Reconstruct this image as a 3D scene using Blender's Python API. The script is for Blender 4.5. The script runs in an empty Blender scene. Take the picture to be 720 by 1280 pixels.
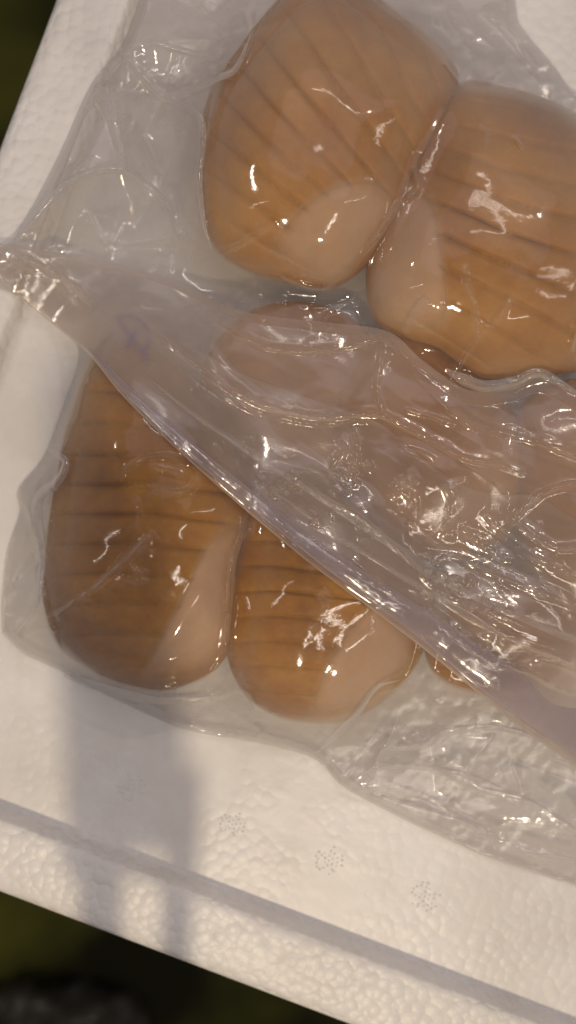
import bpy, math, random
import numpy as np
from mathutils import Vector

random.seed(4)
RNG = np.random.default_rng(7)
R = math.radians
sc = bpy.context.scene
col = sc.collection

# ------------------------------------------------------------------ camera
CAM_Z, REF_Z = 0.320, 0.020           # metres; 720 photo pixels span 0.20 m on the plane z = REF_Z
PXM = 0.20 / 720.0
cam_d = bpy.data.cameras.new('camera')
cam = bpy.data.objects.new('camera', cam_d)
col.objects.link(cam)
cam.location = (0, 0, CAM_Z)
cam_d.sensor_width = 36
cam_d.lens = 36 * (CAM_Z - REF_Z) / (1280 * PXM)
cam_d.clip_start = 0.01
cam_d.clip_end = 50
cam_d.dof.use_dof = True
cam_d.dof.focus_distance = 0.288
cam_d.dof.aperture_fstop = 3.8
sc.camera = cam

# ------------------------------------------------------------------ world and lamps
w = bpy.data.worlds.new('World')
sc.world = w
w.use_nodes = True
w.node_tree.nodes['Background'].inputs[0].default_value = (0.68, 0.60, 0.59, 1)
w.node_tree.nodes['Background'].inputs[1].default_value = 0.34

def lamp(name, loc, target, power, color, size, size_y=None, shape=None):
    d = bpy.data.lights.new(name, 'AREA')
    d.energy = power
    d.color = color
    d.shape = shape or ('RECTANGLE' if size_y else 'DISK')
    d.size = size
    if size_y:
        d.size_y = size_y
    o = bpy.data.objects.new(name, d)
    o.location = loc
    o.rotation_euler = (Vector(target) - Vector(loc)).to_track_quat('-Z', 'Y').to_euler()
    col.objects.link(o)
    return o

WARM = (1.0, 0.82, 0.56)
COOL = (0.96, 0.87, 1.0)
KEY = Vector((-0.06, -0.62, 0.78))
lamp('warm_bulb', KEY, (0, -0.05, 0), 4.1, WARM, 0.020)
lamp('glint_bulb', (0.34, 0.42, 0.62), (0, 0, 0), 0.45, (1.0, 0.86, 0.72), 0.018)  # small unseen lamp added for sharp glints on the film
lamp('glint_bulb', (-0.40, 0.22, 0.50), (0, 0, 0), 0.22, (1.0, 0.88, 0.78), 0.014)  # second lamp added for film glints
lamp('added_strip_lamp', (0.12, 0.50, 0.75), (0, 0, 0), 0.30, (1.0, 0.90, 0.80), 0.40, 0.014)  # these unseen strip lamps are added to streak highlights along the film creases
lamp('added_strip_lamp', (-0.55, -0.1, 0.80), (0, 0, 0), 0.35, (1.0, 0.90, 0.80), 0.014, 0.40)
lamp('added_strip_lamp', (0.60, 0.1, 0.70), (0, 0, 0), 0.30, (1.0, 0.90, 0.80), 0.014, 0.40)
lamp('added_strip_lamp', (0.25, -0.40, 1.0), (0, 0, 0), 1.1, (1.0, 0.88, 0.74), 0.5, 0.03)  # added strip lamp: crease highlights, and warm fill in the card's shadow
lamp('cool_fill', (0.2, 0.9, 1.4), (0, 0, 0), 3.0, COOL, 1.6, 1.2)  # added cool fill lamp for the lavender tone, no ceiling is built

sc.view_settings.view_transform = 'Standard'
sc.view_settings.look = 'None'
sc.view_settings.exposure = -0.13
sc.view_settings.gamma = 1.0
sc.cycles.max_bounces = 14
sc.cycles.transparent_max_bounces = 32
sc.cycles.use_denoising = True
sc.cycles.sample_clamp_indirect = 4.0

# ------------------------------------------------------------------ numeric helpers
def at(px, py, z):
    """photo pixel -> world x, y at height z"""
    k = PXM * (CAM_Z - z) / (CAM_Z - REF_Z)
    return (px - 360.0) * k, (640.0 - py) * k

def hash2(ix, iy, seed):
    n = (ix.astype(np.int64) * 374761393 + iy.astype(np.int64) * 668265263 + seed * 974634777) & 0x7fffffff
    n = ((n ^ (n >> 13)) * 1274126177) & 0x7fffffff
    n = n ^ (n >> 16)
    return (n & 0xffff) / 65535.0

def vnoise(x, y, scale, seed):
    x = np.asarray(x) / scale; y = np.asarray(y) / scale
    ix = np.floor(x); iy = np.floor(y)
    fx = x - ix; fy = y - iy
    fx = fx * fx * fx * (fx * (fx * 6 - 15) + 10); fy = fy * fy * fy * (fy * (fy * 6 - 15) + 10)
    ix = ix.astype(np.int64); iy = iy.astype(np.int64)
    a = hash2(ix, iy, seed); b = hash2(ix + 1, iy, seed)
    c = hash2(ix, iy + 1, seed); d = hash2(ix + 1, iy + 1, seed)
    return (a + (b - a) * fx) * (1 - fy) + (c + (d - c) * fx) * fy - 0.5

def fnoise(x, y, scale, seed, octv=3):
    s = 0; a = 1.0
    for k in range(octv):
        s = s + a * vnoise(x, y, scale / 2 ** k, seed + 11 * k)
        a *= 0.5
    return s

def spline(pts, step=3.0, closed=False):
    p = np.array(pts, float)
    if closed:
        q = np.vstack([p[-1:], p, p[:2]])
    else:
        q = np.vstack([2 * p[0] - p[1], p, 2 * p[-1] - p[-2]])
    out = []
    for i in range(1, len(q) - 2):
        n = max(2, int(np.hypot(*(q[i + 1] - q[i])) / step))
        t = (np.arange(n) / n)[:, None]
        out.append(0.5 * ((2 * q[i]) + (-q[i - 1] + q[i + 1]) * t + (2 * q[i - 1] - 5 * q[i] + 4 * q[i + 1] - q[i + 2]) * t ** 2
                          + (-q[i - 1] + 3 * q[i] - 3 * q[i + 1] + q[i + 2]) * t ** 3))
    if not closed:
        out.append(q[-2:-1])
    return np.vstack(out)

def resample(p, n):
    d = np.r_[0, np.cumsum(np.hypot(*np.diff(p, axis=0).T))]
    t = np.linspace(0, d[-1], n)
    return np.c_[np.interp(t, d, p[:, 0]), np.interp(t, d, p[:, 1])]

def nearest(px, py, line):
    """distance to a polyline and the arc parameter and side"""
    best = np.full(px.shape, 1e9); par = np.zeros(px.shape); side = np.zeros(px.shape)
    seg = np.diff(line, axis=0)
    L = np.hypot(seg[:, 0], seg[:, 1]); cum = np.r_[0, np.cumsum(L)]
    for i in range(len(seg)):
        if L[i] < 1e-6: continue
        ax, ay = line[i]
        tx, ty = seg[i] / L[i]
        dx = px - ax; dy = py - ay
        t = np.clip(dx * tx + dy * ty, 0, L[i])
        qx = dx - t * tx; qy = dy - t * ty
        d = np.hypot(qx, qy)
        m = d < best
        best = np.where(m, d, best)
        par = np.where(m, (cum[i] + t) / cum[-1], par)
        side = np.where(m, np.sign(dx * ty - dy * tx), side)
    return best, par, side

def inside(px, py, poly):
    c = np.zeros(px.shape, bool)
    n = len(poly); j = n - 1
    for i in range(n):
        xi, yi = poly[i]; xj, yj = poly[j]
        with np.errstate(divide='ignore', invalid='ignore'):
            k = ((yi > py) != (yj > py)) & (px < (xj - xi) * (py - yi) / (yj - yi + 1e-12) + xi)
        c ^= k
        j = i
    return c

# ------------------------------------------------------------------ mesh helpers
def mesh_obj(name, verts, faces, mat, parent=None, loc=None, smooth=True, hide_uv=True):
    verts = np.asarray(verts, np.float32)
    me = bpy.data.meshes.new(name)
    if isinstance(faces, np.ndarray):
        nf, k = faces.shape
        me.vertices.add(len(verts)); me.vertices.foreach_set('co', verts.ravel())
        me.loops.add(nf * k); me.loops.foreach_set('vertex_index', faces.astype(np.int32).ravel())
        me.polygons.add(nf); me.polygons.foreach_set('loop_start', np.arange(0, nf * k, k, dtype=np.int32))
        me.update(calc_edges=True)
    else:
        me.from_pydata(verts.tolist(), [], faces); me.update()
    if smooth:
        me.polygons.foreach_set('use_smooth', np.ones(len(me.polygons), bool))
    me.materials.append(mat)
    me.validate()
    o = bpy.data.objects.new(name, me)
    col.objects.link(o)
    if parent is not None:
        o.parent = parent
    if loc is not None:
        o.location = loc
    return o

def grid_faces(nr, nc, wrap=False):
    r = np.arange(nr - 1)[:, None]; c = np.arange(nc if wrap else nc - 1)[None, :]
    c2 = (c + 1) % nc
    a = r * nc + c; b = r * nc + c2; d = (r + 1) * nc + c; e = (r + 1) * nc + c2
    return np.stack([a, b, e, d], -1).reshape(-1, 4)

def thing(name, label, cat, loc=(0, 0, 0), group=None):
    o = bpy.data.objects.new(name, None)
    o.empty_display_size = 0.01
    col.objects.link(o)
    o.location = loc
    tag(o, label, cat, group)
    return o

def tag(o, label=None, cat=None, group=None, kind=None):
    if label: o['label'] = label
    if cat: o['category'] = cat
    if group: o['group'] = group
    if kind: o['kind'] = kind

# ------------------------------------------------------------------ materials
class NT:
    def __init__(self, name):
        self.m = bpy.data.materials.new(name); self.m.use_nodes = True
        self.t = self.m.node_tree; self.t.nodes.clear()
        self.out = self.n('ShaderNodeOutputMaterial')
    def n(self, kind, **kw):
        nd = self.t.nodes.new(kind)
        for k, v in kw.items(): setattr(nd, k, v)
        return nd
    def l(self, a, b): self.t.links.new(a, b)
    def math(self, op, a, b=None, c=None, clamp=False):
        nd = self.n('ShaderNodeMath', operation=op, use_clamp=clamp)
        for i, v in enumerate((a, b, c)):
            if v is None: continue
            if isinstance(v, (int, float)): nd.inputs[i].default_value = v
            else: self.l(v, nd.inputs[i])
        return nd.outputs[0]
    def noise(self, scale, detail=3, rough=0.5, vec=None):
        nd = self.n('ShaderNodeTexNoise'); nd.inputs['Scale'].default_value = scale
        nd.inputs['Detail'].default_value = detail; nd.inputs['Roughness'].default_value = rough
        if vec is not None: self.l(vec, nd.inputs['Vector'])
        return nd.outputs['Fac']
    def ramp(self, fac, stops):
        nd = self.n('ShaderNodeValToRGB'); self.l(fac, nd.inputs[0])
        el = nd.color_ramp.elements
        while len(el) < len(stops): el.new(0.5)
        for e, (p, c) in zip(el, stops):
            e.position = p; e.color = (*c, 1) if len(c) == 3 else c
        return nd.outputs[0]

def film_material(name, haze, tint, rough, grain=0.0, facing_haze=0.75, dcol=(0.80, 0.76, 0.80), rvar=0.0, gap=False):
    g = NT(name)
    geo = g.n('ShaderNodeNewGeometry'); pos = geo.outputs['Position']
    lw = g.n('ShaderNodeLayerWeight'); lw.inputs['Blend'].default_value = 0.5
    fac = lw.outputs['Facing']
    tr = g.n('ShaderNodeBsdfTransparent'); tr.inputs[0].default_value = (*tint, 1)
    df = g.n('ShaderNodeBsdfDiffuse'); df.inputs[0].default_value = (*dcol, 1)
    tl = g.n('ShaderNodeBsdfTranslucent'); tl.inputs[0].default_value = (*dcol, 1)
    dt = g.n('ShaderNodeMixShader'); dt.inputs[0].default_value = 0.45
    g.l(df.outputs[0], dt.inputs[1]); g.l(tl.outputs[0], dt.inputs[2])
    # haze: cloudy, uneven film; thicker seen edge-on
    n1 = g.noise(28, 4, 0.6, pos)
    hz = g.math('MULTIPLY_ADD', g.math('SUBTRACT', n1, 0.5), haze * 2.2, haze)
    if gap:   # film wet against the meat is clearer than film with air behind it
        ag = g.n('ShaderNodeAttribute', attribute_name='air_gap')
        hz = g.math('MULTIPLY', hz, g.math('MULTIPLY_ADD', ag.outputs['Fac'], 1.15, 0.38))
    hz = g.math('ADD', hz, g.math('MULTIPLY', g.math('POWER', fac, 1.3), facing_haze), clamp=True)
    mx = g.n('ShaderNodeMixShader'); g.l(hz, mx.inputs[0]); g.l(tr.outputs[0], mx.inputs[1]); g.l(dt.outputs[0], mx.inputs[2])
    gl = g.n('ShaderNodeBsdfGlossy'); gl.inputs['Roughness'].default_value = rough
    # micro relief
    rg = g.math('MULTIPLY_ADD', g.ramp(g.noise(32, 3, 0.6, pos), [(0.48, (0,) * 3), (0.66, (1,) * 3)]), rvar, rough)
    g.l(rg, gl.inputs['Roughness'])
    b = g.n('ShaderNodeBump'); b.inputs['Strength'].default_value = 0.12; b.inputs['Distance'].default_value = 0.0005
    h = g.noise(260, 3, 0.6, pos)
    if grain:
        h = g.math('ADD', h, g.math('MULTIPLY', g.noise(1500, 2, 0.6, pos), grain))
    g.l(h, b.inputs['Height'])
    g.l(b.outputs[0], gl.inputs['Normal'])
    f0 = g.math('MULTIPLY_ADD', ag.outputs['Fac'], 0.05, 0.05) if gap else 0.09
    fr = g.math('ADD', g.math('MULTIPLY', g.math('POWER', fac, 5.0), 0.85), f0, clamp=True)
    m2 = g.n('ShaderNodeMixShader'); g.l(fr, m2.inputs[0]); g.l(mx.outputs[0], m2.inputs[1]); g.l(gl.outputs[0], m2.inputs[2])
    g.l(m2.outputs[0], g.out.inputs['Surface'])
    return g.m

def foam_material(name='white_foam', lo=0.05, st=0.38):
    g = NT(name)
    tc = g.n('ShaderNodeTexCoord').outputs['Object']
    p = g.n('ShaderNodeBsdfPrincipled')
    v = g.n('ShaderNodeTexVoronoi', feature='SMOOTH_F1'); v.inputs['Scale'].default_value = 270; v.inputs['Smoothness'].default_value = 0.12
    wob = g.n('ShaderNodeVectorMath', operation='MULTIPLY_ADD')
    nn = g.n('ShaderNodeTexNoise'); nn.inputs['Scale'].default_value = 120; g.l(tc, nn.inputs['Vector'])
    g.l(nn.outputs['Color'], wob.inputs[0]); wob.inputs[1].default_value = (0.0007, 0.0007, 0.0007); g.l(tc, wob.inputs[2])
    g.l(wob.outputs[0], v.inputs['Vector'])
    v2 = g.n('ShaderNodeTexVoronoi', feature='DISTANCE_TO_EDGE'); v2.inputs['Scale'].default_value = 290; g.l(wob.outputs[0], v2.inputs['Vector'])
    edge = g.math('MINIMUM', g.math('MULTIPLY', v2.outputs['Distance'], 5.0), 1.0)
    mask = g.ramp(g.noise(26, 3, 0.55, tc), [(0.42, (lo,) * 3), (0.62, (1,) * 3)])
    h = g.math('MULTIPLY', g.math('ADD', g.math('SUBTRACT', 1.0, g.math('POWER', v.outputs['Distance'], 2.0)), g.math('MULTIPLY', edge, 0.05)), mask)
    h = g.math('ADD', h, g.math('MULTIPLY', g.noise(60, 3, 0.6, tc), 0.8))
    b = g.n('ShaderNodeBump'); b.inputs['Strength'].default_value = st; b.inputs['Distance'].default_value = 0.0012
    g.l(h, b.inputs['Height']); g.l(b.outputs[0], p.inputs['Normal'])
    colr = g.ramp(g.noise(18, 5, 0.6, tc), [(0.34, (0.66, 0.635, 0.61)), (0.64, (0.79, 0.775, 0.765))])
    g.l(colr, p.inputs['Base Color'])
    p.inputs['Roughness'].default_value = 0.42
    p.inputs['Subsurface Weight'].default_value = 0.25
    p.inputs['Subsurface Radius'].default_value = (0.004, 0.0035, 0.003)
    p.inputs['Subsurface Scale'].default_value = 1.0
    g.l(p.outputs[0], g.out.inputs['Surface'])
    return g.m

def meat_material(name, c_lo, c_mid, c_hi, seed):
    g = NT(name)
    tc = g.n('ShaderNodeTexCoord').outputs['Object']
    mp = g.n('ShaderNodeMapping'); mp.inputs['Location'].default_value = (seed * 1.7, seed, 0); g.l(tc, mp.inputs[0])
    vec = mp.outputs[0]
    p = g.n('ShaderNodeBsdfPrincipled')
    big = g.noise(18, 3, 0.5, vec); fine = g.noise(220, 4, 0.65, vec)
    f = g.math('MULTIPLY_ADD', g.math('SUBTRACT', fine, 0.5), 0.25, big)
    base = g.ramp(f, [(0.30, c_lo), (0.5, c_mid), (0.70, c_hi)])
    at_ = g.n('ShaderNodeAttribute', attribute_name='pale')
    mc = g.n('ShaderNodeMix', data_type='RGBA'); g.l(g.math('MULTIPLY', at_.outputs['Fac'], 0.95, clamp=True), mc.inputs[0]); g.l(base, mc.inputs[6])
    g.l(g.ramp(f, [(0.3, (0.44, 0.27, 0.155)), (0.7, (0.56, 0.37, 0.23))]), mc.inputs[7])
    g.l(mc.outputs[2], p.inputs['Base Color'])
    p.inputs['Roughness'].default_value = 0.5
    p.inputs['Specular IOR Level'].default_value = 0.3
    p.inputs['Subsurface Weight'].default_value = 0.55
    p.inputs['Subsurface Radius'].default_value = (0.006, 0.003, 0.0012)
    p.inputs['Subsurface Scale'].default_value = 0.6
    b = g.n('ShaderNodeBump'); b.inputs['Strength'].default_value = 0.35; b.inputs['Distance'].default_value = 0.0008
    g.l(g.noise(380, 4, 0.6, vec), b.inputs['Height']); g.l(b.outputs[0], p.inputs['Normal'])
    g.l(p.outputs[0], g.out.inputs['Surface'])
    return g.m

def ground_material():
    g = NT('dark_ground')
    tc = g.n('ShaderNodeTexCoord').outputs['Object']
    p = g.n('ShaderNodeBsdfPrincipled')
    g.l(g.ramp(g.noise(5, 3, 0.5, tc), [(0.40, (0.006, 0.006, 0.002)), (0.56, (0.042, 0.044, 0.008)), (0.75, (0.085, 0.085, 0.016))]), p.inputs['Base Color'])
    p.inputs['Roughness'].default_value = 0.8
    p.inputs['Specular IOR Level'].default_value = 0.1
    g.l(p.outputs[0], g.out.inputs['Surface'])
    return g.m

M_FOAM = foam_material()
M_RIM = foam_material('beaded_foam', 0.5, 0.7)
M_BODY = [meat_material('brown_flesh', (0.28, 0.125, 0.032), (0.39, 0.190, 0.053), (0.49, 0.265, 0.080), 1),
          meat_material('golden_flesh', (0.22, 0.088, 0.008), (0.37, 0.165, 0.018), (0.50, 0.275, 0.038), 3)]
M_PALE = meat_material('pale_flesh', (0.42, 0.26, 0.140), (0.52, 0.34, 0.20), (0.60, 0.41, 0.25), 5)
M_FILM = film_material('clear_film', 0.10, (0.965, 0.957, 0.955), 0.075, dcol=(0.78, 0.75, 0.73), gap=True)
M_BACK = film_material('back_film', 0.07, (0.975, 0.965, 0.96), 0.15, dcol=(0.74, 0.71, 0.69))
M_FLAP = film_material('flap_film', 0.17, (0.955, 0.945, 0.935), 0.08, grain=0.25, dcol=(0.86, 0.75, 0.67), rvar=0.14)
M_SEAL = film_material('sealed_film', 0.13, (0.96, 0.955, 0.95), 0.20, grain=0.9, dcol=(0.86, 0.78, 0.70))
M_FOLD = film_material('fold_film', 0.24, (0.95, 0.945, 0.95), 0.10, dcol=(0.82, 0.79, 0.79))
M_HEM = film_material('hem_film', 0.17, (0.92, 0.905, 0.93), 0.16, dcol=(0.66, 0.58, 0.63))
M_GROUND = ground_material()

# ------------------------------------------------------------------ ground
g = 3.0
mesh_obj('ground', [(-g, -g, -0.45), (g, -g, -0.45), (g, g, -0.45), (-g, g, -0.45)], [(0, 1, 2, 3)], M_GROUND)
bpy.data.objects['ground']['kind'] = 'structure'

# ------------------------------------------------------------------ foam tray
BOX_A = R(-20.8)
RIM_Z = 0.008
ca, sa = math.cos(BOX_A), math.sin(BOX_A)
def box_local(x, y):
    return x * ca + y * sa, -x * sa + y * ca
# inner rim lines measured at the rim height
bx0 = np.mean([box_local(*at(165, 0, RIM_Z))[0], box_local(*at(0, 400, RIM_Z))[0]])      # inner rim edge, left
by0 = np.mean([box_local(*at(0, 1036, RIM_Z))[1], box_local(*at(720, 1292, RIM_Z))[1]])   # inner rim edge, bottom
BW, BH = 0.38, 0.46
box = thing('foam_tray', 'white bead foam tray holding the vacuum bag of meat', 'foam tray')
box.rotation_euler = (0, 0, BOX_A)
bcx, bcy = bx0 + BW / 2, by0 + BH / 2
c0 = Vector((bcx * ca - bcy * sa, bcx * sa + bcy * ca, 0))
box.location = (c0.x, c0.y, -0.02)
# profile: (outward offset from the inner rim edge, z)
prof = [(-0.0036, 0.0), (-0.0030, 0.0002), (-0.0025, 0.0008), (-0.0020, 0.0020), (-0.0013, 0.0048), (-0.0007, 0.0065), (0.0, 0.0074), (0.0018, RIM_Z)]
prof += [(x, RIM_Z) for x in (0.006, 0.010, 0.014, 0.018)]
prof += [(0.0215, 0.0076), (0.0240, 0.0062), (0.0256, 0.0038), (0.0262, 0.001), (0.0262, -0.010), (0.0255, -0.020), (0.022, -0.020)]
def ring(off, z, cr=0.03, n=12):
    hw, hh = BW / 2 + off, BH / 2 + off
    rr = max(0.004, cr + off)
    pts = []
    for sx, sy, a0 in ((1, 1, 0), (-1, 1, 90), (-1, -1, 180), (1, -1, 270)):
        for k in range(n + 1):
            a = R(a0 + 90 * k / n)
            pts.append((sx * (hw - rr) + rr * math.cos(a), sy * (hh - rr) + rr * math.sin(a), z + 0.02))
    return pts
rings = [ring(o, z) for o, z in prof]
nv = len(rings[0])
V = np.array([p for r_ in rings for p in r_])
F = grid_faces(len(rings), nv, wrap=True)
rim = mesh_obj('rim', V, F[:, ::-1], M_RIM, box)
# floor: slightly warped sheet inside, tucked against the rim ring
nx = 60
gx, gy = np.meshgrid(np.linspace(-1, 1, nx), np.linspace(-1, 1, nx))
r0 = np.array(rings[0])
ang = np.arctan2(r0[:, 1], r0[:, 0])
fl = []
steps = 24
for k in range(steps + 1):
    f = 1 - k / steps * 0.999
    for p in r0: fl.append((p[0] * f, p[1] * f, 0.02))
fl = np.array(fl)
mesh_obj('base', fl, grid_faces(steps + 1, nv, wrap=True)[:, ::-1], M_FOAM, box)
bp = np.array([(p[0], p[1], 0.0) for p in rings[-1]])
mesh_obj('underside', bp, [list(range(nv))[::-1]], M_FOAM, box)

# steam vent marks: a round cluster of little raised pips
def vent_verts():
    pts = [(0, 0)]; rj = random.Random(3)
    for rr, n in ((0.0017, 6), (0.0034, 12), (0.0047, 16)):
        for k in range(n):
            a = 2 * math.pi * (k + 0.3 * rr * 1000) / n
            if rj.random() < 0.85: pts.append((rr * math.cos(a) + rj.gauss(0, .00022), rr * math.sin(a) + rj.gauss(0, .00022)))
    V, F = [], []; rj2 = random.Random(9)
    for (x, y) in pts:
        b = len(V); r_ = rj2.uniform(0.0003, 0.0006)
        for (rk, zk) in ((1.0, -0.0002), (0.75, 0.00012), (0.3, 0.00024)):
            for q in range(6):
                V.append((x + r_ * rk * math.cos(q * math.pi / 3), y + r_ * rk * math.sin(q * math.pi / 3), zk))
        for lv in range(2):
            for q in range(6):
                F.append((b + lv * 6 + q, b + lv * 6 + (q + 1) % 6, b + lv * 6 + 6 + (q + 1) % 6, b + lv * 6 + 6 + q))
        F.append(tuple(b + 12 + q for q in range(6)))
    return V, F
vv, vf = vent_verts()
vent0 = None
for (px, py, z) in [(165, 985, 0.0), (290, 1031, 0.0), (411, 1076, 0.0), (531, 1121, 0.0),]:
    x, y = at(px, py, z)
    x -= c0.x; y -= c0.y
    lx, ly = box_local(x, y)
    if vent0 is None:
        o = vent0 = mesh_obj('vent_mark', vv, vf, M_FOAM, box)
    else:
        o = vent0.copy(); col.objects.link(o); o.parent = box
    o.location = (lx, ly, z + 0.0201); o.rotation_euler = (0, 0, px * 1.3); o.scale = (0.85 + (px % 7) * .04,) * 2 + (1,)

# ------------------------------------------------------------------ pieces of meat
STEP = 1.5
GX = np.arange(-60, 800, STEP); GY = np.arange(-60, 1160, STEP)
PX, PY = np.meshgrid(GX, GY)
OBST = np.zeros(PX.shape)

class Lump:
    def __init__(s, outline, top, zc=0.013, power=2.3, groove=None, seed=0, low=0.0012, tilt=(0, 0)):
        s.out = spline(outline, 4, closed=True)
        s.c = s.out.mean(0)
        d = s.out - s.c
        a = np.arctan2(d[:, 1], d[:, 0]); r = np.hypot(d[:, 0], d[:, 1])
        o = np.argsort(a); s.a = a[o]; s.r = r[o]
        s.top, s.zc, s.p, s.groove, s.seed, s.low, s.tilt = top, zc, power, groove, seed, low, tilt
    def rad(s, th):
        return np.interp(th, s.a, s.r, period=2 * math.pi)
    host = None
    def ztop(s, px, py, rn, gk=1.0):
        if s.host is not None:      # a smooth swelling that grows out of the body
            h = s.host; dx = px - h.c[0]; dy = py - h.c[1]
            hz = h.ztop(px, py, np.clip(np.hypot(dx, dy) / h.rad(np.arctan2(dy, dx)), 0, 1), gk)
            return hz + 0.0016 * (1 - np.clip(rn, 0, 1) ** 2) - 0.0005
        rn = np.clip(rn, 0, 1)
        dome = np.sqrt(np.clip(1 - rn ** s.p, 0, 1))
        H = (s.top - s.zc)
        z = s.zc + H * dome
        z = z + dome * (0.0018 * fnoise(px, py, 100, s.seed + 5, 3) + (px - s.c[0]) * s.tilt[0] + (py - s.c[1]) * s.tilt[1])
        if s.groove is not None:
            z = z - gk * s.groove(px, py) * np.clip((1 - rn) * 5, 0, 1) * (1 - s.paleness(px, py))
        return z
    def height(s, px, py, gk=1.0):
        dx = px - s.c[0]; dy = py - s.c[1]
        rr = np.hypot(dx, dy); th = np.arctan2(dy, dx)
        rn = rr / s.rad(th)
        z = s.ztop(px, py, rn, gk)
        return np.where(rn < 1, z, 0)
    def mesh(s, name, mat, parent, base, na=300, nr=90, foot=None):
        th = np.linspace(-math.pi, math.pi, na, endpoint=False)
        Rr = s.rad(th)
        V = []; PL = []
        fr = np.sin(np.linspace(0.0004, 1, nr) * math.pi / 2)
        for f in fr:
            px = s.c[0] + f * Rr * np.cos(th); py = s.c[1] + f * Rr * np.sin(th)
            z = s.ztop(px, py, np.full_like(px, f))
            x, y = at(px, py, z)
            V.append(np.c_[x, y, z]); PL.append(s.paleness(px, py))
        for f in fr[::-1][1::3]:
            px = s.c[0] + f * Rr * np.cos(th); py = s.c[1] + f * Rr * np.sin(th)
            z = s.zc - (s.zc - s.low) * np.sqrt(max(0, 1 - f ** 3)) * np.ones_like(px)
            x, y = at(px, py, s.zc * np.ones_like(px))
            V.append(np.c_[x, y, z]); PL.append(s.paleness(px, py))
        n = len(V)
        V = np.vstack(V) - np.array(base)
        o = mesh_obj(name, V, grid_faces(n, na, wrap=True)[:, ::-1], mat, parent)
        at_ = o.data.attributes.new('pale', 'FLOAT', 'POINT')
        at_.data.foreach_set('value', np.concatenate(PL).astype(np.float32))
        return o
    foot = None
    def paleness(s, px, py):
        """how far the smooth pale skin of the foot runs up over the ridged body"""
        if s.foot is None: return np.zeros(px.shape)
        f = s.foot
        dx = px - f.c[0]; dy = py - f.c[1]
        rn = np.hypot(dx, dy) / f.rad(np.arctan2(dy, dx)) + 0.10 * fnoise(px, py, 40, 5)
        t = np.clip((1.06 - rn) * 2.2, 0, 1)
        return t * t * (3 - 2 * t)

def groove_profile(ph, depth):
    t = np.abs(np.mod(ph, 1.0) - 0.5) * 2          # 1 at the groove line, 0 at the ridge crest
    return depth * (0.70 * t ** 7 + 0.30 * t ** 2.2)

def fan(pivot, deg, depth, seed, bend=0.0):
    def f(px, py):
        dx = px - pivot[0]; dy = py - pivot[1]
        a = np.degrees(np.arctan2(dy, dx)); a = np.where(a < 0, a + 360, a)
        r_ = np.hypot(dx, dy)
        ph = (a + bend * r_) / deg + 0.22 * fnoise(px, py, 130, seed, 2)
        dd = depth * np.clip(0.95 + 0.9 * vnoise(px, py, 100, seed + 3), 0.5, 1.4)
        return groove_profile(ph, dd)
    return f

def rows(slope, spacing, depth, seed, curve=0.0, cx=0):
    def f(px, py):
        ph = (py - slope * (px - cx) + curve * (px - cx) ** 2) / spacing + 0.30 * fnoise(px, py, 130, seed, 2)
        dd = depth * np.clip(0.95 + 0.9 * vnoise(px, py, 100, seed + 3), 0.5, 1.4)
        return groove_profile(ph, dd)
    return f

LUMPS = []
def piece(label, body, foot, mat, group='ridged pieces of meat in the vacuum bag'):
    c = body.c if body is not None else foot.c
    bx, by = at(c[0], c[1], 0.0)
    t = thing('meat_piece', label, 'meat', (bx, by, 0.001), group)
    base = (bx, by, 0.001)
    body.foot = foot
    if foot is not None:
        foot.host = body; foot.out = foot.c + (foot.out - foot.c) * 0.96; foot.r = foot.r * 0.96; foot.zc = body.zc
    body.mesh('body', mat, t, base)
    LUMPS.append(body)
    if foot is not None:
        foot.foot = foot
        foot.mesh('foot', mat, t, base, 200, 60)
        LUMPS.append(foot)
    return t

piece('big pinkish brown ridged meat piece at the top centre beside the white film folds',
      Lump([(340, 5), (300, 55), (263, 112), (247, 185), (250, 258), (268, 312), (305, 338), (345, 350), (378, 358), (422, 358), (466, 324), (510, 262),
            (525, 212), (550, 168), (574, 105), (560, 70), (525, 35), (480, 0), (430, -38), (380, -35)], 0.042,
           groove=fan((735, 530), 4.1, 0.0028, 21, 0.0), seed=1),
      Lump([(330, 300), (340, 335), (375, 356), (420, 360), (466, 322), (512, 258), (480, 215), (400, 230)], 0.034, zc=0.012, power=2.2, seed=2), M_BODY[0])
piece('ridged brown meat piece cut by the right edge of the photo',
      Lump([(580, 102), (545, 138), (519, 188), (493, 240), (466, 300), (457, 350), (467, 400), (502, 426), (545, 438), (572, 458), (605, 474), (650, 472), (700, 468),
            (745, 450), (785, 380), (795, 280), (770, 190), (720, 142), (680, 122), (630, 108)], 0.040,
           groove=fan((-60, 20), 3.0, 0.0022, 33, 0.0), seed=3),
      Lump([(520, 215), (486, 245), (462, 300), (456, 350), (466, 400), (500, 425), (540, 430), (568, 400), (560, 310), (545, 240)], 0.035, zc=0.012, power=2.2, seed=4), M_BODY[0])
piece('golden brown ridged meat piece at the lower left corner of the bag',
      Lump([(150, 425), (108, 455), (84, 520), (68, 600), (57, 680), (54, 755), (72, 808), (115, 842), (165, 860), (210, 864), (255, 848), (286, 815),
            (297, 760), (301, 700), (317, 630), (295, 560), (255, 490), (205, 440)], 0.040,
           groove=rows(0.04, 38, 0.0026, 45, -0.0004, 180), seed=5),
      Lump([(312, 635), (300, 700), (297, 760), (288, 815), (255, 850), (205, 866), (165, 862), (185, 815), (222, 745), (265, 660)], 0.0355, zc=0.013, power=2.2, seed=6), M_BODY[1])
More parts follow.
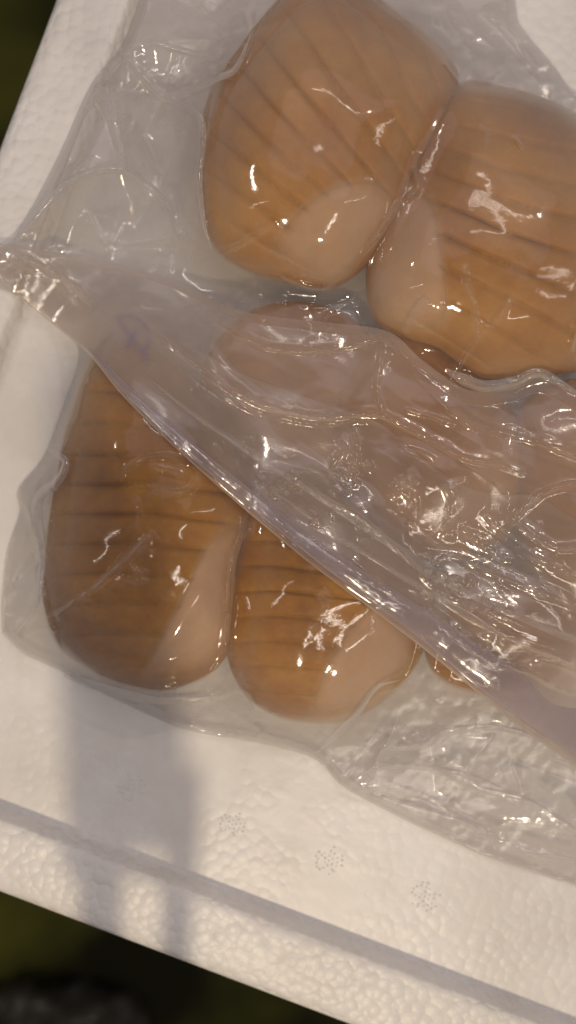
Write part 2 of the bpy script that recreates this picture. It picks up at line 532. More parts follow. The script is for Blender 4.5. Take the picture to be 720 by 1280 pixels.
piece('dark golden meat piece in the lower middle, between the hem and the bag bottom',
      Lump([(322, 610), (298, 680), (284, 750), (284, 820), (306, 868), (345, 896), (385, 904), (424, 903), (468, 885), (512, 845), (534, 800), (546, 742),
            (510, 690), (450, 635), (390, 600)], 0.037,
           groove=rows(0.10, 31, 0.0022, 57, -0.0004, 390), seed=7),
      Lump([(545, 740), (532, 800), (510, 845), (465, 885), (420, 904), (375, 902), (395, 840), (440, 770), (500, 715)], 0.0345, zc=0.013, power=2.2, seed=8), M_BODY[1])
piece('small brown meat piece peeking out under the hem near the bag bottom',
      Lump([(530, 740), (528, 800), (545, 845), (590, 866), (640, 868), (700, 850), (730, 790), (690, 730), (600, 705)], 0.028,
           groove=rows(0.2, 30, 0.0014, 67, 0, 600), seed=9), None, M_BODY[1])
piece('brown meat piece under the flap, just below the two big upper pieces',
      Lump([(500, 410), (430, 440), (400, 540), (430, 625), (500, 690), (590, 700), (655, 640), (668, 560), (620, 490), (560, 430)], 0.025,
           groove=rows(0.5, 34, 0.0006, 77, 0, 500), seed=10, power=3.2), None, M_BODY[0])
piece('brown meat piece under the milky flap, left of centre',
      Lump([(268, 430), (250, 480), (268, 545), (325, 605), (400, 645), (450, 590), (478, 500), (470, 430), (430, 392), (370, 376), (310, 390)], 0.021,
           groove=rows(0.4, 34, 0.0006, 87, 0, 300), seed=11, power=3.2), None, M_BODY[0])
piece('brown meat piece behind the sparkling flap at the right edge',
      Lump([(690, 480), (645, 520), (640, 610), (660, 700), (700, 770), (770, 780), (830, 680), (820, 560), (760, 480)], 0.027,
           groove=rows(0.3, 34, 0.0012, 97, 0, 700), seed=12, power=3.2), None, M_BODY[0])

for L in LUMPS:
    OBST = np.maximum(OBST, L.height(PX, PY, 0.04))
# the tray rim also carries the film
wx, wy = at(PX, PY, RIM_Z)
lx, ly = wx * ca + wy * sa, -wx * sa + wy * ca
outw = np.maximum(bx0 - lx, by0 - ly)
RIMH = np.interp(outw, [o for o, z in prof[:-3]], [z for o, z in prof[:-3]], left=0, right=0.0)
OBST = np.maximum(OBST, RIMH)

# ------------------------------------------------------------------ the film over them: relaxed membrane plus folds
def blur(z, n):
    for _ in range(n):
        z = np.pad(z, 1, mode='edge')
        z = (z[1:-1, :-2] + z[1:-1, 2:] + z[:-2, 1:-1] + z[2:, 1:-1] + 4 * z[1:-1, 1:-1]) / 8
    return z

def membrane(obst, outline_mask, iters, eps, lift):
    z = obst + eps
    z = blur(z, 30)
    for _ in range(iters):
        p = np.pad(z, 1, mode='edge')
        z = (p[1:-1, :-2] + p[1:-1, 2:] + p[:-2, 1:-1] + p[2:, 1:-1]) / 4 - lift
        z = np.maximum(z, obst + eps)
        z = np.where(outline_mask, z, np.maximum(RIMH, 0) + eps)
    return z

BAG = [(182, -60), (172, 0), (150, 58), (112, 108), (72, 195), (18, 290), (-40, 322), (-40, 345), (20, 368), (70, 405), (98, 440), (80, 505),
       (52, 575), (22, 612), (24, 640), (8, 690), (2, 740), (2, 786), (6, 795), (30, 816), (34, 820), (80, 840), (150, 876), (232, 912), (330, 930), (395, 950),
       (430, 984), (500, 1022), (560, 1050), (620, 1076), (720, 1108), (790, 1130), (790, 170), (722, 122), (690, 78), (652, 34), (590, -60)]
bag_out = spline(BAG, 5, closed=True)
IN = inside(PX, PY, bag_out)
dist_edge, _, _ = nearest(PX, PY, resample(np.vstack([bag_out, bag_out[:1]]), 260))
dist_in = np.where(IN, dist_edge, 0)

def dil(z, n, f=np.maximum):
    for _ in range(n):
        p = np.pad(z, 1, mode='edge')
        z = f(f(f(p[1:-1, :-2], p[1:-1, 2:]), f(p[:-2, 1:-1], p[2:, 1:-1])), z)
    return z
OB2 = dil(dil(OBST, 5), 3, np.minimum)        # stretched over the grooves, a hair wider than the pieces
OB2 = np.maximum(blur(OB2, 20), dil(OBST, 1))
Z1 = membrane(OB2, IN, 600, 0.0004, 1.4e-6)
Z1 = blur(Z1, 5)

def add_crease(Z, pts, width, h, sharp=1.4, seed=0, wobble=0.35, asym=0.0, fade=0.12, crest=4.6):
    line = spline(pts, 6)
    x0, y0 = line.min(0) - width * 2.2; x1, y1 = line.max(0) + width * 2.2
    j0, j1 = np.searchsorted(GX, [x0, x1]); i0, i1 = np.searchsorted(GY, [y0, y1])
    if j1 <= j0 + 1 or i1 <= i0 + 1: return
    px = PX[i0:i1, j0:j1]; py = PY[i0:i1, j0:j1]
    d, t, s = nearest(px, py, line)
    wd = width * (1 + asym * s) * (1 + 0.5 * vnoise(px, py, 23, seed + 71))
    prof_ = np.clip(1 - d / wd, 0, 1) ** sharp
    env = np.clip(np.minimum(t, 1 - t) / fade, 0, 1) ** 0.7
    amp = h * env * (1 + wobble * 2 * fnoise(px, py, 11, seed + 31, 2))
    Z[i0:i1, j0:j1] += 0.42 * amp * prof_
    wc = crest * (1 + 0.5 * vnoise(px, py, 17, seed + 5))
    cr = np.clip(1 - (d / wc) ** 2, 0, 1)
    Z[i0:i1, j0:j1] += cr * np.clip(env, 0, 1) * min(h * 0.65, 0.46 * crest * PXM) * (1 + 0.9 * fnoise(px, py, 13, seed + 61, 2))

# broad and fine crumple where the film is slack
slack = np.clip((0.030 - blur(OBST, 6)) / 0.02, 0, 1) * IN
def ridged(px, py, sc_, seed):
    # ridged noise: straight-ish creases between facets
    return 1 - np.abs(2 * fnoise(px, py, sc_, seed, 2)) * 1.6
edge_f = np.clip(dist_in / 12, 0, 1)
Z1 += slack * edge_f * (0.0012 * np.clip(ridged(PX + 0.4 * PY, PY, 150, 101), 0, 1) ** 2.5 + 0.0005 * np.clip(ridged(PX, PY * 0.8 + 0.3 * PX, 60, 103), 0, 1) ** 4
                        + 0.0008 * vnoise(PX, PY, 85, 105))
from mathutils.geometry import delaunay_2d_cdt
NODES = [(150, 60, 5), (204, 120, 1.5), (248, 140, 4), (268, 98, 2), (312, 45, 5), (300, -20, 3), (185, -20, 3), (190, 52, 6.5), (288, 78, 6), (262, 20, 2.5), (282, 48, 5),
         (108, 105, 2), (133, 152, 6), (150, 211, 7.5), (95, 224, 5.5), (20, 300, 1), (60, 200, .5), (108, 265, 2), (136, 310, 1), (205, 222, 2), (222, 292, 5), (252, 200, 2), (258, 310, 3), (180, 170, 1.5), (170, 280, 2.5),
         (468, 958, 5), (500, 895, 1.5), (530, 880, 5), (632, 877, 4), (560, 912, 1.5), (625, 908, 5), (695, 928, 4), (580, 966, 4.5), (430, 985, 4), (445, 950, .5), (545, 990, .5), (600, 985, 3.5), (658, 1008, 5), (640, 950, .5),
         (610, 1035, 1.5), (710, 1034, 4.5), (730, 1045, 3), (720, 980, .5), (520, 1000, .5), (540, 935, 1), (400, 935, 1), (330, 915, 3), (262, 870, 4), (205, 872, 4.5), (300, 862, 1), (240, 900, .5),
         (20, 615, .5), (35, 640, 4), (50, 700, 1.5), (22, 790, 3), (60, 560, 3), (38, 652, 3.5), (10, 740, .5), (80, 820, 1), (60, 500, .5), (45, 730, 4.5),
         (560, 20, 2), (620, 60, 3), (660, 120, 1), (600, 95, .5), (-60, -60, 0), (800, -60, 0), (-60, 1160, 0), (800, 1160, 0), (-60, 500, 0), (800, 500, 0), (400, 400, 0), (400, 800, 0), (200, 600, 0), (600, 700, 0)]
tri = delaunay_2d_cdt([Vector((a, b)) for a, b, _ in NODES], [], [], 0, 1e-4)
FAC = np.zeros(PX.shape)
for f in tri[2]:
    (ax, ay), (bx_, by_), (cx_, cy_) = [tri[0][k] for k in f]
    ha, hb, hc = [NODES[tri[3][k][0]][2] for k in f]
    den = (by_ - cy_) * (ax - cx_) + (cx_ - bx_) * (ay - cy_)
    if abs(den) < 1e-6: continue
    l1 = ((by_ - cy_) * (PX - cx_) + (cx_ - bx_) * (PY - cy_)) / den
    l2 = ((cy_ - ay) * (PX - cx_) + (ax - cx_) * (PY - cy_)) / den
    l3 = 1 - l1 - l2
    m = (l1 >= -1e-6) & (l2 >= -1e-6) & (l3 >= -1e-6)
    FAC[m] = (l1 * ha + l2 * hb + l3 * hc)[m]
Z1 += 0.0021 * blur(FAC, 1) * np.clip(slack * 1.6, 0, 1) * edge_f
Z1 += slack * edge_f * 0.0003 * vnoise(PX, PY, 60, 111)
Z1 += IN * 0.00001 * fnoise(PX, PY, 14, 113, 2)
Z1 = blur(Z1, 1)

C1 = [  # points, width px, height m, sharpness, asymmetry
    ([(20, 300), (45, 268), (95, 222), (150, 211), (185, 232), (212, 262), (222, 292)], 13, .0032, 1.3, .5),
    ([(108, 103), (120, 128), (133, 152)], 8, .0016, 1.3, .2),
    ([(108, 262), (122, 290), (136, 310)], 8, .0018, 1.3, .2),
    ([(150, 60), (176, 92), (204, 120), (235, 112), (268, 98), (292, 88), (312, 45), (300, 0)], 16, .0040, 1.1, .6),
    ([(240, -5), (262, 22), (282, 48)], 8, .0022, 1.3, .2),
    ([(188, 52), (222, 62), (250, 70), (288, 78)], 9, .0026, 1.3, .3),
    ([(204, 120), (240, 138), (252, 160), (248, 220), (254, 280), (262, 310)], 12, .0030, 1.2, .5),
    ([(150, 62), (140, 110), (155, 190), (152, 212)], 10, .0018, 1.2, .3),
    ([(205, 222), (215, 262), (222, 300)], 8, .0016, 1.3, .3),
    ([(245, 330), (290, 310), (345, 278)], 10, .0016, 1.5, .3),
    # over the upper pieces
    ([(555, 78), (566, 92), (575, 105)], 8, .0014, 1.3, 0),
    ([(500, 252), (488, 272), (470, 298), (452, 320)], 8, .0022, 1.2, .3),
    ([(350, 344), (372, 352), (395, 359), (415, 356)], 8, .0022, 1.2, .3),
    ([(532, 372), (518, 390), (504, 415)], 11, .0026, 1.2, .3),
    ([(580, 330), (582, 352), (592, 385), (597, 418), (580, 445), (562, 475)], 7, .0013, 1.3, .2),
    ([(640, 372), (620, 400), (598, 420)], 6, .0010, 1.3, .2),
    ([(596, 155), (606, 165), (608, 182)], 6, .0009, 1.3, .2),
    ([(640, 170), (648, 180), (654, 190)], 8, .0010, 1.5, .2),
    ([(720, 400), (716, 425), (712, 440)], 8, .0018, 1.3, .2),
    ([(520, 190), (516, 215), (522, 235), (505, 250)], 8, .0016, 1.3, .2),
    ([(560, 466), (600, 482), (640, 478), (670, 465), (700, 478), (730, 500)], 12, .0026, 1.2, .4),
    # lower left piece
    ([(153, 600), (162, 582), (185, 572), (215, 573), (240, 583), (246, 598), (232, 614), (205, 617), (182, 622)], 6, .0012, 1.3, .2),
    ([(188, 585), (210, 590), (232, 597)], 6, .0012, 1.3, .2),
    ([(168, 622), (174, 640), (172, 662)], 6, .0010, 1.3, .2),
    ([(192, 664), (160, 700), (112, 742), (60, 777), (30, 800)], 17, .0044, 1.1, .5),
    ([(316, 640), (302, 672), (290, 700), (288, 740), (282, 795), (275, 832)], 8, .0020, 1.2, .3),
    ([(160, 722), (172, 728), (184, 724)], 6, .0009, 1.3, 0), ([(165, 716), (174, 714), (186, 717)], 5, .0009, 1.3, 0),
    ([(395, 745), (408, 742), (414, 752)], 5, .0010, 1.3, 0), ([(403, 735), (407, 748), (404, 760)], 5, .0010, 1.3, 0),
    ([(468, 755), (469, 775), (466, 795)], 8, .0016, 1.3, 0),
    ([(385, 780), (392, 786), (398, 780)], 5, .0009, 1.3, 0),
    # skirt, left and bottom
    ([(20, 615), (35, 640), (50, 700), (45, 750), (22, 790)], 12, .0034, 1.2, .4),
    ([(60, 560), (80, 575), (72, 600), (48, 625), (38, 650)], 12, .0030, 1.2, .3),
    ([(82, 842), (150, 862), (205, 872), (262, 868)], 10, .0030, 1.2, .4),
    ([(210, 868), (250, 876), (300, 862), (318, 880), (320, 910)], 10, .0028, 1.2, .3),
    ([(100, 840), (180, 880), (260, 915), (330, 922)], 9, .0018, 1.2, .3),
    ([(318, 905), (326, 915), (318, 925)], 8, .0018, 1.2, .3),
    ([(468, 960), (500, 956), (580, 966)], 7, .0020, 1.2, .3),
    ([(468, 958), (474, 942), (488, 925), (500, 895), (530, 880)], 8, .0020, 1.2, .3),
    ([(520, 892), (560, 884), (632, 877)], 7, .0020, 1.2, .3),
    ([(480, 934), (530, 930), (560, 914), (625, 910), (695, 928)], 9, .0026, 1.2, .4),
    ([(425, 985), (432, 970), (445, 955)], 8, .0020, 1.2, .3),
    ([(545, 960), (600, 985), (660, 1000), (730, 1045)], 9, .0022, 1.2, .3),
    ([(640, 950), (652, 985), (658, 1010)], 8, .0018, 1.2, .3),
    ([(610, 1035), (650, 1028), (710, 1034)], 8, .0018, 1.2, .3),
    ([(690, 945), (715, 955), (740, 975)], 8, .0018, 1.2, .3),
    ([(440, 985), (520, 990), (600, 1040), (700, 1080)], 10, .0018, 1.2, .3),
    ([(600, 12), (635, 40), (665, 85), (700, 128)], 14, .0020, 1.3, .3),
]
for i, (p, wd, h, sh, asy) in enumerate(C1):
    add_crease(Z1, p, wd, h, sh, 200 + i, asym=asy, crest=4.0 if wd < 9 else 5.2)
# tiny wrinkles scattered over the whole film
for i in range(130):
    x = RNG.uniform(0, 720); y = RNG.uniform(0, 1080)
    if slack[int((y + 60) / STEP), int((x + 60) / STEP)] < 0.3: continue
    a = RNG.uniform(0, math.pi); L = RNG.uniform(6, 26); b = RNG.uniform(-6, 6)
    add_crease(Z1, [(x, y), (x + L * math.cos(a) / 2 - b * math.sin(a) / 2, y + L * math.sin(a) / 2 + b * math.cos(a) / 2), (x + L * math.cos(a), y + L * math.sin(a))],
               RNG.uniform(4, 8), RNG.uniform(.0002, .0009), 1.3, 500 + i)
Z1 += IN * 0.0016 * np.exp(-dist_in / 7) * np.clip(0.5 + 2.0 * vnoise(PX, PY, 38, 991), 0, 1)      # the free edge lifts here and there
Z1 = np.where(IN, Z1, OBST * 0 + np.maximum(RIMH, 0) + 0.0010)
Z1 = np.maximum(Z1, np.maximum(RIMH, 0) + 0.0005)
Z1 = np.where(IN, np.maximum(Z1, dil(OBST, 1) + 0.0002), Z1)

SL = blur(slack, 4) * np.clip(0.75 + 1.6 * fnoise(PX, PY, 110, 1203, 2) + 0.12 * FAC, 0.1, 1)
def masked_sheet(name, Z, outline, mat, parent, base):
    keepv = inside(PX, PY, outline)
    fi = grid_faces(*PX.shape)
    kf = keepv.ravel()[fi].sum(1) >= 2
    fi = fi[kf]
    used = np.unique(fi)
    px = PX.ravel()[used].copy(); py = PY.ravel()[used].copy(); z = Z.ravel()[used].copy()
    outv = ~keepv.ravel()[used]
    # pull outside vertices onto the outline so that the edge is clean
    o = np.vstack([outline, outline[:1]])
    ox = px[outv]; oy = py[outv]
    bd = np.full(ox.shape, 1e9); qx = ox.copy(); qy = oy.copy()
    for i in range(len(o) - 1):
        ax, ay = o[i]; tx, ty = o[i + 1] - o[i]; L2 = tx * tx + ty * ty + 1e-9
        t = np.clip(((ox - ax) * tx + (oy - ay) * ty) / L2, 0, 1)
        cx_, cy_ = ax + t * tx, ay + t * ty
        d = np.hypot(ox - cx_, oy - cy_); m = d < bd
        bd = np.where(m, d, bd); qx = np.where(m, cx_, qx); qy = np.where(m, cy_, qy)
    px[outv] = qx; py[outv] = qy
    remap = np.full(PX.size, -1, np.int64); remap[used] = np.arange(len(used))
    x, y = at(px, py, z)
    V = np.c_[x, y, z] - np.array(base)
    o = mesh_obj(name, V, remap[fi][:, ::-1], mat, parent)
    at_ = o.data.attributes.new('air_gap', 'FLOAT', 'POINT')
    at_.data.foreach_set('value', np.clip((SL.ravel()[used]), 0, 1).astype(np.float32))
    return o

bag = thing('vacuum_bag', 'clear wrinkled vacuum bag sealed around the ridged meat pieces', 'plastic bag', (0, 0, 0.0005))
BB = (0, 0, 0.0005)
masked_sheet('front_film', Z1, bag_out, M_FILM, bag, BB)
Z0 = np.minimum(RIMH + 0.0004 + 0.0003 * (fnoise(PX, PY, 30, 301) + 0.5), Z1 - 0.0002)
in_box = spline([(p[0] + (4 if p[0] < 360 else -4), p[1] + (4 if p[1] < 500 else -4)) for p in BAG], 5, closed=True)
masked_sheet('back_film', Z0, in_box, M_BACK, bag, BB)

# ------------------------------------------------------------------ the folded mouth flap
Z2 = dil(Z1, 16)
for sx_ in (1,):
    q = blur(Z2[::5, ::5], 30)
    ii = np.clip(np.arange(Z2.shape[0]) / 5, 0, q.shape[0] - 1.001); jj = np.clip(np.arange(Z2.shape[1]) / 5, 0, q.shape[1] - 1.001)
    i0, j0 = ii.astype(int), jj.astype(int); a_, b_ = (ii - i0)[:, None], (jj - j0)[None, :]
    Z2 = (q[i0][:, j0] * (1 - b_) + q[i0][:, j0 + 1] * b_) * (1 - a_) + (q[i0 + 1][:, j0] * (1 - b_) + q[i0 + 1][:, j0 + 1] * b_) * a_
Z2 = blur(np.maximum(Z2, blur(Z1, 12) + 0.001), 25) + 0.0012
T_ = spline([(-60, 285), (-20, 300), (60, 314), (130, 328), (215, 350), (300, 388), (400, 402), (484, 414), (530, 452), (585, 487), (635, 484), (680, 470), (740, 505), (800, 540)], 4)
E_ = spline([(-60, 290), (-20, 322), (40, 380), (108, 436), (150, 486), (200, 536), (262, 592), (330, 650), (400, 706), (470, 757), (540, 810),
             (600, 858), (655, 902), (722, 946), (800, 990)], 4)
NU, NV_ = 520, 240
Tp, Ep = resample(T_, NU), resample(E_, NU)
# pair the curves so that the rows run across the flap
C2 = [
    ([(14, 312), (45, 330), (80, 348), (120, 385)], 10, .0030, 1.2, .3),
    ([(90, 310), (125, 322), (160, 340)], 7, .0018, 1.2, .3),
    ([(222, 328), (250, 350), (270, 365), (295, 376)], 9, .0026, 1.2, .3),
    ([(174, 376), (182, 402), (232, 446), (280, 482), (330, 507), (400, 522), (460, 517), (484, 523), (530, 547), (580, 573), (620, 580), (660, 596)], 8, .0026, 1.2, .4),
    ([(260, 398), (300, 420), (340, 436), (390, 440), (440, 432), (484, 416)], 8, .0026, 1.2, .4),
    ([(484, 416), (476, 448), (471, 490), (482, 522)], 7, .0016, 1.2, .2),
    ([(484, 416), (510, 447), (542, 470), (595, 492)], 9, .0024, 1.2, .4),
    ([(548, 500), (566, 518), (588, 532), (640, 544), (690, 559), (740, 578)], 9, .0026, 1.2, .4),
    ([(505, 512), (535, 520), (570, 532)], 6, .0012, 1.2, .2),
    ([(740, 602), (700, 608), (668, 622), (648, 648), (668, 668), (700, 685), (740, 678)], 8, .0024, 1.2, .3),
    ([(505, 560), (525, 566), (545, 575)], 5, .0010, 1.2, .2),
    ([(360, 590), (410, 626), (450, 646), (500, 690), (545, 735), (610, 765), (700, 800)], 8, .0014, 1.2, .2),
    ([(440, 700), (500, 748), (545, 772), (590, 812), (612, 828), (660, 840), (700, 862), (740, 880)], 9, .0030, 1.2, .4),
    ([(600, 760), (640, 800), (700, 822), (760, 850)], 8, .0018, 1.2, .2),
    ([(640, 830), (660, 822), (700, 832), (740, 850)], 7, .0018, 1.2, .2),
    ([(420, 548), (432, 562), (420, 585), (445, 600)], 14, .0022, 1.2, .2),
    ([(440, 535), (446, 565), (442, 592)], 9, .0022, 1.2, .2),
    ([(500, 600), (525, 622), (520, 660)], 22, .0026, 1.1, .2),
    ([(560, 600), (570, 640), (545, 670)], 18, .0020, 1.1, .2),
    ([(575, 660), (600, 680), (640, 702)], 14, .0026, 1.2, .3),
    ([(600, 640), (660, 690), (740, 730)], 14, .0018, 1.2, .3),
    ([(560, 690), (620, 720), (740, 765)], 12, .0018, 1.2, .3),
]
wv = fnoise(PX * 0.6 + PY * 0.45, (PY - PX * 0.7) * 2.0, 130, 401, 2)    # long folds running along the flap
Z2 += 0.0015 * wv + 0.0001 * np.clip(1 - np.abs(2.6 * fnoise(PX * 0.5 + PY * 0.4, (PY - PX * 0.72) * 2.0, 60, 407, 2)), 0, 1) ** 2
for i, (p, wd, h, sh, asy) in enumerate(C2):
    add_crease(Z2, p, wd, h, sh, 700 + i, asym=asy, crest=3.4 if wd < 8 else 4.0)
for (cx_, cy_, r_, sl_) in [(432, 572, 34, .34), (528, 625, 55, .32), (606, 684, 44, .36), (470, 640, 30, .30), (680, 720, 50, .30), (560, 740, 34, .3)]:
    d_ = np.hypot(PX - cx_ - 0.5 * (PY - cy_), (PY - cy_) * 1.1) / r_ 
    Z2 -= 0.55 * sl_ * PXM * (PY - cy_) * np.exp(-1.2 * d_ ** 2)
# the squiggly embossing beside the seal and the crumpled spots
def squiggles(Z, path, n, spread, h, seed, size=(3.5, 8)):
    ln = spline(path, 4)
    r_ = np.random.default_rng(seed)
    for i in range(n):
        k = r_.integers(0, len(ln)); x, y = ln[k] + r_.normal(0, spread, 2)
        a = r_.uniform(0, math.pi); L = r_.uniform(6, 16)
        mx_ = (x + L / 2 * math.cos(a) + r_.normal(0, 3), y + L / 2 * math.sin(a) + r_.normal(0, 3))
        add_crease(Z, [(x, y), mx_, (x + L * math.cos(a), y + L * math.sin(a))], r_.uniform(*size), h * r_.uniform(.5, 1.3), 1.2, seed + i)
squiggles(Z2, [(335, 598), (380, 622), (430, 645), (470, 665)], 18, 7, .0010, 801, (3.5, 6))
squiggles(Z2, [(535, 705), (580, 735), (630, 760)], 16, 9, .0014, 851, (4, 8))
squiggles(Z2, [(560, 790), (620, 810), (700, 830)], 9, 10, .0010, 901, (4, 8))
squiggles(Z2, [(200, 470), (400, 610), (560, 700), (720, 780)], 14, 18, .0006, 951, (4, 7))
squiggles(Z2, [(410, 540), (440, 590), (500, 620), (600, 690)], 9, 16, .0008, 1001, (4, 9))

def samp(Z, px, py):
    fx = np.clip((px - GX[0]) / STEP, 0, len(GX) - 1.001); fy = np.clip((py - GY[0]) / STEP, 0, len(GY) - 1.001)
    j = fx.astype(int); i = fy.astype(int); a = fx - j; b = fy - i
    return (Z[i, j] * (1 - a) + Z[i, j + 1] * a) * (1 - b) + (Z[i + 1, j] * (1 - a) + Z[i + 1, j + 1] * a) * b

u = np.linspace(0, 1, NU)
fl_th = np.interp(u, [0, .1, .3, .6, 1], [0.0006, 0.0009, 0.0014, 0.0022, 0.0034])      # half thickness of the folded edge
V = []
vs = np.linspace(0, 1, NV_) 
for v in vs:
    P = Tp * (1 - v) + Ep * v
    z = samp(Z2, P[:, 0], P[:, 1])
    at_top = np.clip(v / 0.05, 0, 1)
    z = samp(Z1, P[:, 0], P[:, 1]) * (1 - at_top) + z * at_top + 0.0003
    V.append((P, z))
Plast, zlast = V[-1]
nrm = Ep - Tp; nrm = nrm / (np.hypot(nrm[:, 0], nrm[:, 1])[:, None] + 1e-6)
for k in range(1, 9):                                                     # the fold itself
    a = math.pi * k / 8
    P = Plast + nrm * (fl_th * math.sin(a) / PXM)[:, None]
    V.append((P, zlast - fl_th * (1 - math.cos(a))))
for v in np.linspace(0.98, 0.35, 60):                                     # under layer running back
    P = Tp * (1 - v) + Ep * v
    z = samp(blur(Z2, 2) if False else Z2, P[:, 0] + 9, P[:, 1] - 7) - 2 * fl_th * np.interp(v, [0.35, 0.98], [0.5, 1])
    V.append((P, np.maximum(z, samp(Z1, P[:, 0], P[:, 1]) + 0.0003)))
rowsV = []
for P, z in V:
    x, y = at(P[:, 0], P[:, 1], z); rowsV.append(np.c_[x, y, z])
V3 = np.vstack(rowsV) - np.array(BB)
flap = mesh_obj('mouth_flap', V3, grid_faces(len(rowsV), NU)[:, ::-1], M_FLAP, bag)
tag(flap, 'folded milky mouth of the bag laid diagonally across the pieces')

def strip(name, path, wpx, lift, mat, parent, knurl, along=500, across=9, taper=None, zsrc=None):
    ln = resample(spline(path, 4), along)
    tg = np.gradient(ln, axis=0); tg /= np.hypot(tg[:, 0], tg[:, 1])[:, None]
    nm = np.c_[-tg[:, 1], tg[:, 0]]
    s_ = np.linspace(0, 1, along)
    wv_ = wpx * (np.interp(s_, *taper) if taper else np.ones(along))
    rows_ = []
    for k in range(across):
        t = k / (across - 1) * 2 - 1
        P = ln + nm * (wv_ * t / 2)[:, None]
        z = samp(Z2 if zsrc is None else zsrc, P[:, 0], P[:, 1]) + lift + knurl(s_ * along, t)
        x, y = at(P[:, 0], P[:, 1], z); rows_.append(np.c_[x, y, z])
    return mesh_obj(name, np.vstack(rows_) - np.array(BB), grid_faces(across, along), mat, parent)

tpx = np.linspace(0, 1, 60); TP = (tpx, np.clip(tpx / 0.25, 0.08, 1) * (0.8 + 0.8 * vnoise(tpx * 100, tpx * 0, 9, 5)))
kn = lambda s_, t: 0.00034 * np.sin(s_ * 1.9 + t * 5 + 3 * np.sin(s_ * 0.11)) * np.cos(t * 6) * (1 - t * t) + 0.0003 * (1 - t * t)
strip('seal_strip', [(178, 466), (240, 516), (300, 556), (360, 596), (430, 640), (500, 688), (560, 728), (640, 768), (760, 815)], 15, 0.0004, M_SEAL, flap, kn, 900, 11, TP)
strip('seal_strip', [(320, 598), (400, 655), (470, 700), (540, 742), (610, 785), (690, 822), (760, 850)], 11, 0.0004, M_SEAL, flap, kn, 800, 11, TP)
def fold(path, wpx, src=None, h=0.0009, name='fold', parent=None):
    strip(name, path, wpx, 0.0004, M_FOLD, parent or bag, lambda s_, t: h * (1 - t * t) * (0.7 + 0.5 * np.sin(s_ * 0.045 + wpx)), 240, 9,
          ([0, .15, .45, .8, 1], [.35, .9, 1, .55, .06]), Z1 if src is None else src)
for p, wpx in (([(18, 302), (45, 268), (95, 224), (150, 213), (188, 235), (214, 264), (224, 300)], 11), ([(148, 60), (176, 94), (204, 121), (240, 112), (270, 98), (295, 85), (314, 42)], 13),
               ([(204, 121), (240, 139), (252, 162), (248, 222), (255, 282), (268, 318)], 12), ([(186, 52), (222, 62), (252, 70), (290, 79)], 9),
               ([(80, 844), (150, 866), (205, 876), (270, 870)], 12),
               ([(60, 562), (82, 577), (72, 602), (46, 627), (52, 700), (46, 752), (20, 792)], 12), ([(466, 962), (500, 957), (580, 967), (640, 990)], 8),
               ([(478, 936), (530, 931), (562, 914), (625, 910), (697, 929)], 11), ([(545, 962), (600, 986), (662, 1002), (735, 1048)], 9),
               ([(556, 462), (600, 482), (640, 479), (672, 466), (702, 480), (735, 502)], 16),
               ([(500, 1000), (560, 1016), (640, 1052), (735, 1080)], 10), ([(395, 940), (440, 900), (470, 860), (500, 850)], 9)):
    fold(p, wpx)
strip('bag_edge', [(4, 788), (30, 814), (80, 838), (150, 874), (232, 909), (330, 927), (395, 947), (430, 981), (500, 1019), (560, 1047), (620, 1073), (720, 1105), (790, 1127)],
      5, 0.0003, M_FOLD, bag, lambda s_, t: 0.0003 * (1 - t * t), 500, 5, None, Z1)
# rolled hem: a flattened tube along the flap edge
ln = resample(spline([(108, 432), (150, 481), (200, 530), (260, 584), (330, 641), (398, 695), (466, 744), (535, 793), (592, 838), (650, 880), (720, 925), (800, 972)], 4), 500)
tg = np.gradient(ln, axis=0); tg /= np.hypot(tg[:, 0], tg[:, 1])[:, None]
nm = np.c_[-tg[:, 1], tg[:, 0]]
s_ = np.linspace(0, 1, 500)
hw = np.interp(s_, [0, .15, .4, .6, .8, 1], [2, 7, 10, 16, 26, 34])
hr = []
nc_ = 20
for k in range(nc_):
    a = 2 * math.pi * k / nc_
    ex = math.cos(a); ez = math.sin(a)
    P = ln + nm * ((hw * ex - hw * 0.4))[:, None]
    zc_ = samp(Z2, ln[:, 0], ln[:, 1]) - 0.0006
    z = zc_ + ez * (0.0009 + hw * 0.00010) * (1 + 0.5 * vnoise(ln[:, 0], ln[:, 1], 30, 77)) + 0.0005 * fnoise(P[:, 0], P[:, 1], 26, 79)
    x, y = at(P[:, 0], P[:, 1], z); hr.append(np.c_[x, y, z])
HV = np.stack(hr, 1).reshape(-1, 3) - np.array(BB)
mesh_obj('hem', HV, grid_faces(500, nc_, wrap=True), M_HEM, flap)

# violet print on the film near the left end of the flap
gi = NT('violet_ink'); pi_ = gi.n('ShaderNodeBsdfPrincipled'); pi_.inputs['Base Color'].default_value = (0.16, 0.10, 0.42, 1); pi_.inputs['Roughness'].default_value = 0.4
ti = gi.n('ShaderNodeBsdfTransparent'); mi = gi.n('ShaderNodeMixShader')
gi.l(gi.math('MULTIPLY', gi.noise(300, 2), 0.75), mi.inputs[0]); gi.l(ti.outputs[0], mi.inputs[1]); gi.l(pi_.outputs[0], mi.inputs[2]); gi.l(mi.outputs[0], gi.out.inputs['Surface'])
flat = lambda s_, t: 0 * s_
for p in ([(146, 396), (158, 412), (172, 432), (186, 450)], [(150, 394), (170, 398), (184, 412), (186, 430), (176, 440)], [(172, 410), (164, 424), (158, 436)]):
    strip('printed_stroke', p, 6, -0.0010, gi.m, flap, flat, 40, 3, zsrc=Z2)

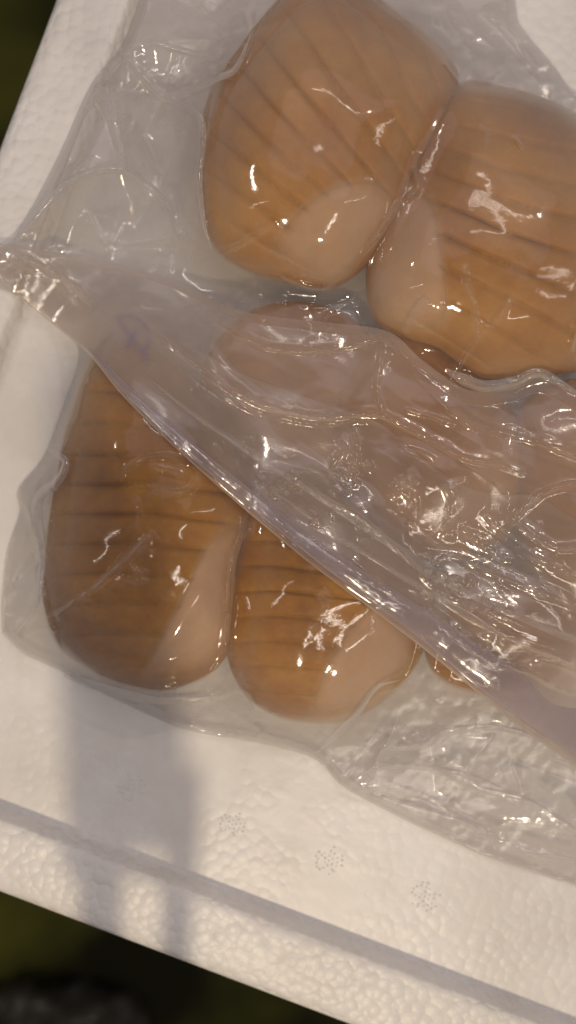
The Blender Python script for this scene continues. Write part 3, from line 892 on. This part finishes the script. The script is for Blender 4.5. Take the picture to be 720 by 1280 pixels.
# ------------------------------------------------------------------ crumpled plastic on the ground
n = 90
gx, gy = np.meshgrid(np.linspace(-1, 1, n), np.linspace(-1, 1, n))
k_ = np.maximum(np.abs(gx), np.abs(gy)) / (np.hypot(gx, gy) + 1e-9); gx, gy = gx * k_, gy * k_
rr = np.hypot(gx, gy)
rag = 1 + 0.35 * fnoise(gx / (rr + .1) * 100 + 300, gy / (rr + .1) * 100, 60, 8, 2)
zz = 0.05 * np.clip(1 - rr ** 2, 0, 1) ** 0.6 * (1 + 1.2 * np.abs(fnoise(gx * 100, gy * 100, 50, 5, 3))) + 0.05 * np.abs(fnoise(gx * 100, gy * 100, 26, 9, 3))
gd = NT('grey_plastic'); pg = gd.n('ShaderNodeBsdfPrincipled'); pg.inputs['Base Color'].default_value = (0.028, 0.027, 0.022, 1); pg.inputs['Roughness'].default_value = 0.26
gd.l(pg.outputs[0], gd.out.inputs['Surface'])
gxp, gyp = at(20, 1350, -0.40)
dbag = mesh_obj('plastic_bag', np.c_[(gx * rag).ravel() * 0.11, (gy * rag).ravel() * 0.085, zz.ravel()], grid_faces(n, n), gd.m, None, (gxp, gyp - 0.02, -0.449))
tag(dbag, 'dark glossy crumpled plastic on the ground below the foam tray', 'plastic bag')

# ------------------------------------------------------------------ the dark card with two strips, added out of view to cast the shade bands
def box_verts(x0, x1, y0, y1, z0, z1):
    v = [(x, y, z) for z in (z0, z1) for y in (y0, y1) for x in (x0, x1)]
    return v, [(0, 2, 3, 1), (4, 5, 7, 6), (0, 1, 5, 4), (2, 6, 7, 3), (0, 4, 6, 2), (1, 3, 7, 5)]
gc = NT('dark_card'); pc = gc.n('ShaderNodeBsdfPrincipled')
gc.l(gc.ramp(gc.noise(60, 3), [(0.3, (0.02, 0.02, 0.02)), (0.7, (0.04, 0.036, 0.03))]), pc.inputs['Base Color'])
gc.l(pc.outputs[0], gc.out.inputs['Surface'])
hp = thing('shadow_card', 'dark card and two strips added out of view to cast the band of shade', 'card', (-0.060, -0.30, 0.27))
for nm_, (x0, x1, z0, z1, dy) in (('card', (-0.074, -0.0470, 0.276, 0.41, 0)), ('shadow_strip', (-0.0707, -0.0598, 0.15, 0.30, 0.003)), ('shadow_strip', (-0.0505, -0.0425, 0.15, 0.30, 0.003)), ('cord', (-0.0610, -0.0590, 0.40, 1.6, 0.003))):
    v, f = box_verts(x0 + 0.060, x1 + 0.060, dy - 0.001, dy + 0.001, z0 - 0.27, z1 - 0.27)
    mesh_obj(nm_, v, f, gc.m, hp, smooth=False)
